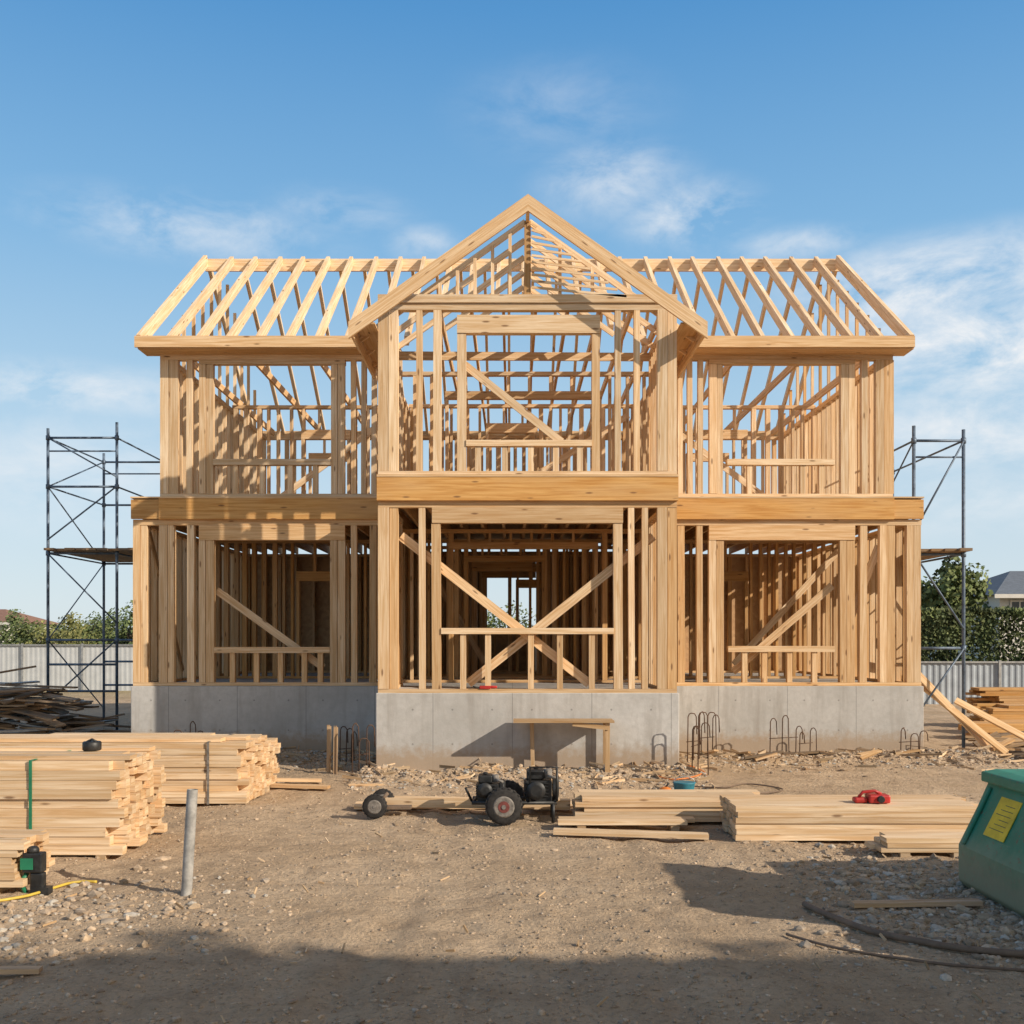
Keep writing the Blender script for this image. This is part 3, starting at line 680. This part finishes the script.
def hose(name,pts,r,mt,lab,cat='hose'):
    P=[]; pts=[Vector((a,b_,0)) for a,b_ in pts]
    for i in range(len(pts)-1):
        p0=pts[max(i-1,0)];p1=pts[i];p2=pts[i+1];p3=pts[min(i+2,len(pts)-1)]
        for k in range(8):
            t=k/8; q=.5*((2*p1)+(-p0+p2)*t+(2*p0-5*p1+4*p2-p3)*t*t+(-p0+3*p1-3*p2+p3)*t**3)
            P.append([q.x,q.y,max(gh(q.x+a,q.y+b_) for a in (-.07,0,.07) for b_ in (-.07,0,.07))])
    Z=[p[2] for p in P]; n=len(P)
    P=[(P[i][0],P[i][1],sum(Z[max(0,i-3):i+4])/len(Z[max(0,i-3):i+4])+r) for i in range(n)]
    mb=MB(); mb.tube(P,r,8); return mb.obj(name,mt,origin=P[0],label=lab,category=cat)
hose('drain_pipe',[(2.25,8.0),(2.30,7.75),(2.40,7.45),(2.55,7.15),(2.78,6.9),(3.1,6.72),(3.4,6.65)],.024,BROWNP,'bent brown pipe lying on the dirt','pipe')
hose('cable',[(1.9,7.2),(2.2,6.8),(2.7,6.5),(3.3,6.35),(3.9,6.3)],.010,BROWNP,'thin dark cable lying on the dirt','cable')
hose('hose',[(-4.9,8.2),(-4.3,8.0),(-3.9,8.25),(-3.7,8.75),(-3.5,8.8)],.012,HOSE,'yellow hose snaking over the dirt')
hose('hose',[(2.0,14.2),(2.3,14.5),(2.9,14.3),(3.3,14.6),(3.7,14.2),(3.2,13.8),(2.6,13.9)],.010,BROWNP,'brown hose coiled in the rubble')
hose('cable',[(2.1,15.1),(2.3,14.8),(2.7,15.0),(2.9,15.6),(2.6,15.7)],.010,ORANGE,'orange cable lying in the rubble','cable')
e=empty('work_bench',(.9,15.7,0),label='rough wooden bench shelf standing against the concrete wall',category='bench')
mb=MB(); mb.box(.02,1.52,15.42,15.9,.82,.85,orange=.4,tint=.6); mb.obj('bench_top',WOOD,e)
pbeam('leg',e,(1.42,15.5,gh(1.42,15.5)-.05),(1.42,15.5,.818),.07,.07,orange=.4,tint=.7)
pbeam('leg',e,(.32,15.85,gh(.3,15.85)-.05),(.30,15.85,.818),.06,.06,orange=.4,tint=.7)
pbeam('leg',e,(1.42,15.85,gh(1.42,15.85)-.05),(1.42,15.85,.818),.06,.06,orange=.4,tint=.7)
pbeam('stretcher',e,(1.44,15.46,.74),(.9,15.46,.80),.025,.06,side=(0,1,0),orange=.3,tint=.7)
def rebar(x,y,n,h,w):
    z=gh(x,y); e=MB()
    for k in range(n):
        a=x+w*(k/(max(n-1,1))-.5); yy=y+R.uniform(-.12,.08); hh=h*R.uniform(.7,1.1); b=R.choice((.09,.12,.15))
        e.tube([(a,yy,z-.1),(a+.01,yy,z+hh-.06),(a+.03,yy,z+hh-.015),(a+.06,yy,z+hh),(a+b-.03,yy+.02,z+hh-.01),(a+b,yy+.03,z+hh-.06),(a+b+.01,yy+.03,z-.1 if k%2 else z+hh*.55)],.009,6)
    e.tube([(x-w*.55,y,z+h*.4),(x+w*.7,y+.02,z+h*.43)],.007,6)
    e.obj('rebar_cluster',RUST,origin=(x,y,z),label='bent rusty rebar hoops sticking out of the dirt',category='rebar',group='rebar clusters')
for a in ((-2.33,15.9,3,.72,.2),(-5.7,18.1,4,.5,.4),(-2.75,17.2,3,.6,.2),(3.0,17.2,3,.75,.22),(3.35,17.9,3,.7,.2),(4.65,17.9,3,.72,.4),(5.1,18.1,2,.62,.2),(6.9,18.1,3,.5,.3),(2.75,15.7,2,.8,.08)): rebar(*a)
for x,y in ((-2.72,16.0),(-2.84,16.1)):
    mb=MB(); mb.beam(gp(x,y,-.1),(x+.01,y,gh(x,y)+.72),.06,.05,tint=1.5); mb.beam((x,y,gh(x,y)+.715),(x,y,gh(x,y)+.74),.045,.04,tint=1.2)
    mb.obj('wooden_stake',OLDW,origin=gp(x,y),label='wooden stake driven into the dirt',category='stake',group='wooden stakes')

# dumpster
e=empty('dumpster',(5,7.6,0),label='green steel dumpster with yellow sticker plus added off-view lid',category='dumpster')
prof=[(4.3,.0),(3.78,.0),(3.74,.05),(3.74,.34),(3.90,.66),(3.99,.86),(3.93,.87),(3.93,.95),(4.05,.97),(5.5,.97),(5.5,.0)]
mb=MB(); Y0,Y1=5.9,8.72; i=len(mb.v); n=len(prof)
for yy in (Y0,Y1):
    for px,pz in prof: mb.v.append(Vector((px,yy,pz)))
for k in range(n):
    b_=(k+1)%n; mb.face((i+k,i+n+k,i+n+b_,i+b_),[(0,0)]*4,(1,0,0,1))
mb.face(tuple(i+k for k in range(n)),[(0,0)]*n,(1,0,0,1)); mb.face(tuple(i+n+k for k in reversed(range(n))),[(0,0)]*n,(1,0,0,1))
for yy in (6.4,7.4,8.62):
    mb.beam((3.735,yy,.36),(3.965,yy,.83),.05,.03,side=(0,1,0))
mb.obj('body',GREEN,e,bevel=.012)
mb=MB(); mb.box(5.00,5.04,5.92,7.45,.98,2.15); mb.obj('shadow_lid',GREEN,e,bevel=.01)  # upright panel added out of view to lengthen the dumpster's shadow
mb=MB()
for yy in (6.1,8.5):
    for x in (4.5,5.3): mb.lathe((x,yy-.03,.04),(0,1,0),[(0,.07),(.06,.07)],14)
mb.obj('caster',RUBBER,e)
d=Vector((.16,0,.32)).normalized(); nn=Vector((-.32,0,.16)).normalized()
c=Vector((3.885,8.22,.63))+nn*.008
mb=MB(); mb.beam(c-d*.17,c+d*.17,.34,.006,side=(0,1,0)); st_=mb.obj('sticker',YEL,e)
mb=MB()
for k in range(6): q=c+nn*.0045+d*(.11-.042*k); mb.beam(q+Vector((0,-.11,0)),q+Vector((0,.06+.04*(k%3)-.02,0)),.003,.005,side=nn)
mb.obj('sticker_print',BROWNP,st_)

# ------------------------------------------------------------- fences
def fence(x0,x1,y,h,mt,lab,amp=.012,step=.05):
    mb=MB(); n=int((x1-x0)/step); z=-.05; i0=len(mb.v)
    for k in range(n+1):
        t=k/n; x=x0+(x1-x0)*t; yv=y+amp*(1 if (k//2)%2 else -1)
        mb.v.append(Vector((x,yv,z))); mb.v.append(Vector((x,yv,h)))
    for k in range(n):
        a=i0+2*k; mb.face((a,a+2,a+3,a+1),[(0,0)]*4,(1,0,0,1))
    f=mb.obj('fence',mt,origin=((x0+x1)/2,y,0),label=lab,category='fence')
    k=int((x1-x0)/2.4)
    for j in range(k+1):
        x=x0+(x1-x0)*j/k
        mb=MB(); mb.box(x-.04,x+.04,y-.09,y-.035,-.1,h+.06); mb.obj('post',GALV,f)
    mb=MB(); mb.beam((x0,y-.05,h),(x1,y-.05,h),.05,.05,side=(0,1,0)); mb.obj('top_rail',GALV,f)
fence(-27,-12.5,42,1.85,FENCE,'pale sheet metal boundary fence',.004)
fence(12.6,24,33,1.35,FENCEB,'blue-grey corrugated metal boundary fence')
fence(-12.2,12.3,42,1.85,FENCE,'pale sheet metal boundary fence behind the house',.004)

# ------------------------------------------------------------- vegetation
def crown(mb,c,rad,n,sz,rr,cols,clumps=14,rmax=.45):
    cl=[]
    for _ in range(clumps):
        v=Vector((rr.gauss(0,1),rr.gauss(0,1),rr.gauss(0,.8))).normalized()*rr.uniform(.35,.85)
        cl.append((Vector((v.x*rad[0],v.y*rad[1],v.z*rad[2])),rr.uniform(.25,rmax),rr.uniform(.6,1.25)))
    for _ in range(n):
        o,r,b_=rr.choice(cl); v=Vector((rr.gauss(0,1),rr.gauss(0,1),rr.gauss(0,1))).normalized()*(rr.random()**.4)*r
        p=Vector(c)+o+Vector((v.x*rad[0],v.y*rad[1],v.z*rad[2]))
        a=(v.normalized()*.8+Vector((rr.gauss(0,1),rr.gauss(0,1),rr.gauss(0,1))).normalized()+Vector((0.2,-.4,.5))).normalized(); u=a.orthogonal().normalized(); w=a.cross(u); s=sz*rr.uniform(.6,1.4)
        i=len(mb.v); mb.v+= [p-u*s-w*s*.5,p+u*s-w*s*.5,p+u*s*.6+w*s*.6,p-u*s*.5+w*s*.7]
        cc=rr.choice(cols); k=b_*rr.uniform(.8,1.2); mb.face((i,i+1,i+2,i+3),[(0,0)]*4,(cc[0]*k,cc[1]*k,cc[2]*k,1))
G1=[(.13,.16,.055),(.16,.18,.065),(.11,.14,.05)]; G2=[(.21,.21,.075),(.23,.22,.08),(.16,.17,.06)]; G3=[(.09,.125,.05),(.11,.14,.055),(.13,.16,.065)]
def tree(x,y,h,r,cols,lab,seed,n=1600,trunkf=.35):
    rr=random.Random(seed); mb=MB(); base=Vector((x,y,0)); tt=Vector((x+rr.uniform(-.2,.2),y,h*.7))
    mb.tube([base-Vector((0,0,.1)),base.lerp(tt,.4)+Vector((.05,0,0)),tt],[.05*h*.6,.035*h*.6,.012*h*.6],8)
    for k in range(7):
        q=base.lerp(tt,rr.uniform(.4,.9)); a=rr.uniform(0,6.28); e_=q+Vector((math.cos(a)*r*.7,math.sin(a)*r*.7,h*.2)); mb.tube([q,q.lerp(e_,.5)+Vector((0,0,-.05)),e_],[.02*h*.5,.012*h*.5,.005*h*.5],6)
    e_=empty('tree',(x,y,0),label=lab,category='tree',group='trees beyond the fence')
    mb.obj('trunk',BARK,e_)
    mb=MB(); crown(mb,(x,y,h*(.5+trunkf*.45)),(r,r,h*(.5-trunkf*.35)),n,.045+.008*h,rr,cols,20); mb.obj('crown',LEAF,e_)
def PX(px,Y): return (px-512)*Y/1040
for k,(px,Y,h,r,c) in enumerate([(8,66,4.0,1.8,G3),(38,60,3.5,1.7,G1),(62,52,3.3,1.9,G2),(84,56,3.7,1.8,G1),(105,62,4.3,2.2,G3),(128,58,4.3,2.2,G3),(150,60,4.2,2.1,G1)]):
    tree(PX(px,Y),Y,h,r,c,'leafy green tree behind the boundary fence',100+k,2000,.15)
tree(PX(947,38),38,5.3,1.5,G1,'bushy green tree behind the boundary fence',31,5600,.35)
tree(PX(918,41),41,4.1,1.4,G1,'bushy green tree behind the boundary fence',32,2000,.3)
tree(PX(988,46),46,4.0,.6,G3,'slim dark tree beside a neighbouring house',33,900,.3)
for k,px in enumerate((440,480,505,540,590)): tree(PX(px,60),60,4.3,2.4,G1,'leafy green tree behind the boundary fence',60+k,1000,.15)
# hedge: flat-topped volume of leaves, ragged edge
rr=random.Random(3); mb=MB(); 
for k in range(26000):
    x=rr.uniform(13.2,24); top=3.0+.10*noise.noise(Vector((x*1.5,0,7)))+.06*noise.noise(Vector((x*5,0,3)))
    face=rr.random()
    if face<.7: y=34.9+.12*noise.noise(Vector((x*2,rr.random()*3,1)))+abs(rr.gauss(0,.08)); z=rr.uniform(.1,top)
    else: y=rr.uniform(34.9,36.1); z=top+rr.gauss(0,.06)
    b_=.75+.7*noise.noise(Vector((x*1.6,z*1.8,11))); nrm=Vector((rr.gauss(.2,.7),-.7+rr.gauss(0,.5),.5+rr.gauss(0,.5))).normalized()
    u=nrm.orthogonal().normalized(); w=nrm.cross(u); s=.06*rr.uniform(.6,1.4); p=Vector((x,y,z)); i=len(mb.v)
    mb.v+=[p-u*s-w*s*.5,p+u*s-w*s*.5,p+u*s*.6+w*s*.6,p-u*s*.5+w*s*.7]
    cc=rr.choice(G1+G3); q=max(.35,b_)*rr.uniform(.8,1.2); mb.face((i,i+1,i+2,i+3),[(0,0)]*4,(cc[0]*q,cc[1]*q,cc[2]*q,1))
hd=mb.obj('hedge',LEAF,origin=(18,35.5,0),label='dense trimmed green hedge behind the metal fence',category='hedge')
mb=MB()
for k in range(14): xx=13.5+k*.8; mb.tube([(xx,35.5,-.1),(xx+.1,35.5,1.6)],.05,6)
mb.obj('stem',BARK,hd,kind='stuff')
mb=MB(); rr=random.Random(8)
for k in range(80):
    x=rr.uniform(-130,130); y=rr.uniform(150,190); crown(mb,(x,y,1.8),(5,3,2.2),110,.7,rr,[(.13,.16,.10),(.15,.17,.11)],8)
mb.obj('distant_wood',LEAF,kind='stuff')

# ------------------------------------------------------------- neighbouring houses
def house(x0,x1,y0,y1,he,hr,wm,rm,lab,wins):
    e=empty('house',((x0+x1)/2,(y0+y1)/2,0),label=lab,category='house')
    mb=MB(); mb.box(x0,x1,y0,y1,-.2,he); mb.obj('wall',wm,e)
    ym=(y0+y1)/2; mb=MB(); o=.4; sh=(x1-x0)*.2
    mb.v=[Vector(p) for p in ((x0-o,y0-o,he-.05),(x1+o,y0-o,he-.05),(x1+o,y1+o,he-.05),(x0-o,y1+o,he-.05),(x0+sh,ym,hr),(x1-sh,ym,hr))]
    for f in ((0,1,5,4),(2,3,4,5),(1,2,5),(3,0,4),(3,2,1,0)): mb.face(f,[(0,0)]*len(f),(1,0,0,1))
    r_=mb.obj('roof',rm,e)
    mb=MB(); mb.box(x0-o-.02,x1+o+.02,y0-o-.06,y0-o-.005,he-.2,he-.03); mb.obj('gutter',WALLW,r_)
    mb=MB(); mb.box(x0+sh*1.6,x0+sh*1.6+.6,ym-.3,ym+.3,hr-.8,hr+.4); mb.obj('chimney',wm,r_)
    for (wx0,wx1,wz0,wz1) in wins:
        mb=MB(); mb.box(wx0,wx1,y0-.03,y0+.02,wz0,wz1); w_=mb.obj('window',GLASS,e)
        mb=MB(); t=.07
        for a in ((wx0-t,wx1+t,wz1,wz1+t),(wx0-t,wx1+t,wz0-t,wz0),(wx0-t,wx0,wz0,wz1),(wx1,wx1+t,wz0,wz1),((wx0+wx1)/2-.03,(wx0+wx1)/2+.03,wz0,wz1)): mb.box(a[0],a[1],y0-.06,y0-.031,a[2],a[3])
        mb.obj('frame',WALLW,w_)
house(21.1,33,45,53,4.05,5.3,WALLW,ROOFD,'pale neighbouring house with grey hipped roof',[(21.6,22.3,3.0,3.7),(24.5,26,1.9,2.8)])
house(-45,-35.0,72,80,3.3,4.3,WALLW,ROOFR,'pale neighbouring house with reddish roof behind trees',[(-37.6,-36.4,1.8,2.7),(-41.5,-40,1.3,2.2)])
house(7,34,-13,-3.75,10.35,11.2,BRICKY,ROOFD,'rendered multi-storey building across from the site',[])
tree(14.2,-2.6,10.3,1.9,G3,'tall leafy tree added out of view to make the foreground shadow uneven',77,3600,.2)  # both trees added behind the camera to break up the foreground shadow edge
tree(17.3,-2.4,10.0,1.3,G3,'tall leafy tree added out of view to make the foreground shadow uneven',78,2400,.2)

# ------------------------------------------------------------- light, sky, camera
EL=math.radians(27); sv=Vector((.87,-.50,0)).normalized()*math.cos(EL)+Vector((0,0,math.sin(EL)))
ld=bpy.data.lights.new('sun','SUN'); ld.energy=5.0; ld.angle=math.radians(.5); ld.color=(1,.90,.76)
so=bpy.data.objects.new('sun',ld); COL.objects.link(so); so.rotation_euler=sv.to_track_quat('Z','Y').to_euler(); so.location=(20,-12,20)
W=bpy.data.worlds.new('World'); S.world=W; W.use_nodes=True; nt=W.node_tree; bg=nt.nodes['Background']
sky=nt.nodes.new('ShaderNodeTexSky'); sky.sky_type='NISHITA'; sky.sun_disc=False; sky.sun_elevation=EL; sky.sun_rotation=math.atan2(.87,-.50)
sky.air_density=1.0; sky.dust_density=.6; sky.ozone_density=2.0
tc=nt.nodes.new('ShaderNodeTexCoord').outputs['Generated']
sx=N(nt,'ShaderNodeSeparateXYZ'); L(nt,tc,sx.inputs[0])
gr=nt.nodes.new('ShaderNodeValToRGB'); L(nt,sx.outputs[2],gr.inputs[0]); er=gr.color_ramp.elements
K=.15*10
stops=[(0,(.68,.77,.82)),(.12,(.57,.72,.83)),(.22,(.42,.63,.81)),(.35,(.23,.48,.76)),(.52,(.09,.31,.64)),(.7,(.035,.14,.34)),(1,(.02,.07,.19))]
er[0].position=0; er[1].position=1
for p,c in stops[1:-1]: er.new(p)
for el,(p,c) in zip(er,stops): el.position=p; el.color=(c[0]/K,c[1]/K,c[2]/K,1)
gm=nt.nodes.new('ShaderNodeVectorMath'); gm.operation='SCALE'; L(nt,gr.outputs[0],gm.inputs[0]); gm.inputs['Scale'].default_value=10
base=mix(nt,.90,sky.outputs[0],gm.outputs[0])
dp=nt.nodes.new('ShaderNodeVectorMath'); dp.operation='DOT_PRODUCT'; L(nt,tc,dp.inputs[0]); dp.inputs[1].default_value=sv
base=mix(nt,math_(nt,'MULTIPLY',ramp(nt,dp.outputs['Value'],.34,.9),.85),base,(5.6,4.7,3.5))
def blob(px,py,sx_,sy_):
    d=Vector(((px-512)/1040,1,(640-py)/1040)).normalized()
    s=nt.nodes.new('ShaderNodeVectorMath'); s.operation='SUBTRACT'; L(nt,tc,s.inputs[0]); s.inputs[1].default_value=d
    m=nt.nodes.new('ShaderNodeVectorMath'); m.operation='MULTIPLY'; L(nt,s.outputs[0],m.inputs[0]); m.inputs[1].default_value=(1040/sx_,1040/max(sx_,sy_),1040/sy_)
    l=nt.nodes.new('ShaderNodeVectorMath'); l.operation='LENGTH'; L(nt,m.outputs[0],l.inputs[0])
    r=nt.nodes.new('ShaderNodeMapRange'); r.interpolation_type='SMOOTHSTEP'; L(nt,l.outputs['Value'],r.inputs[0]); r.inputs[1].default_value=0;r.inputs[2].default_value=1.6;r.inputs[3].default_value=1;r.inputs[4].default_value=0
    return r.outputs[0]
acc=None
for px,py,a,b_,s in ((190,228,120,24,.7),(340,212,60,18,.45),(425,243,32,14,.7),(615,182,62,30,.75),(688,215,58,26,.95),(560,112,80,35,.28),(790,245,60,14,.7),(950,285,130,36,1.4),(980,345,130,50,1.4),(1000,420,120,50,1.1),(70,388,120,20,1.0),(60,470,140,50,.6),(980,500,120,30,.7)):
    v=math_(nt,'MULTIPLY',blob(px,py,a,b_),s); acc=v if acc is None else math_(nt,'MAXIMUM',acc,v)
ns=noise_(nt,mapping(nt,tc,(6,6,12)),1.9,8,.62,.3)
den=math_(nt,'MULTIPLY',acc,ramp(nt,ns,.38,.66))
bc=mix(nt,math_(nt,'MULTIPLY',den,.92,True),base,(5.7,5.9,6.1))
L(nt,bc,bg.inputs[0]); bg.inputs[1].default_value=.15
cd=bpy.data.cameras.new('camera'); cam=bpy.data.objects.new('camera',cd); COL.objects.link(cam)
cam.location=(0,0,2.05); cam.rotation_euler=(math.radians(90),0,0); cd.sensor_width=36; cd.lens=1040/1024*36; cd.shift_y=.125; cd.clip_end=4000; cd.clip_start=.1
S.camera=cam
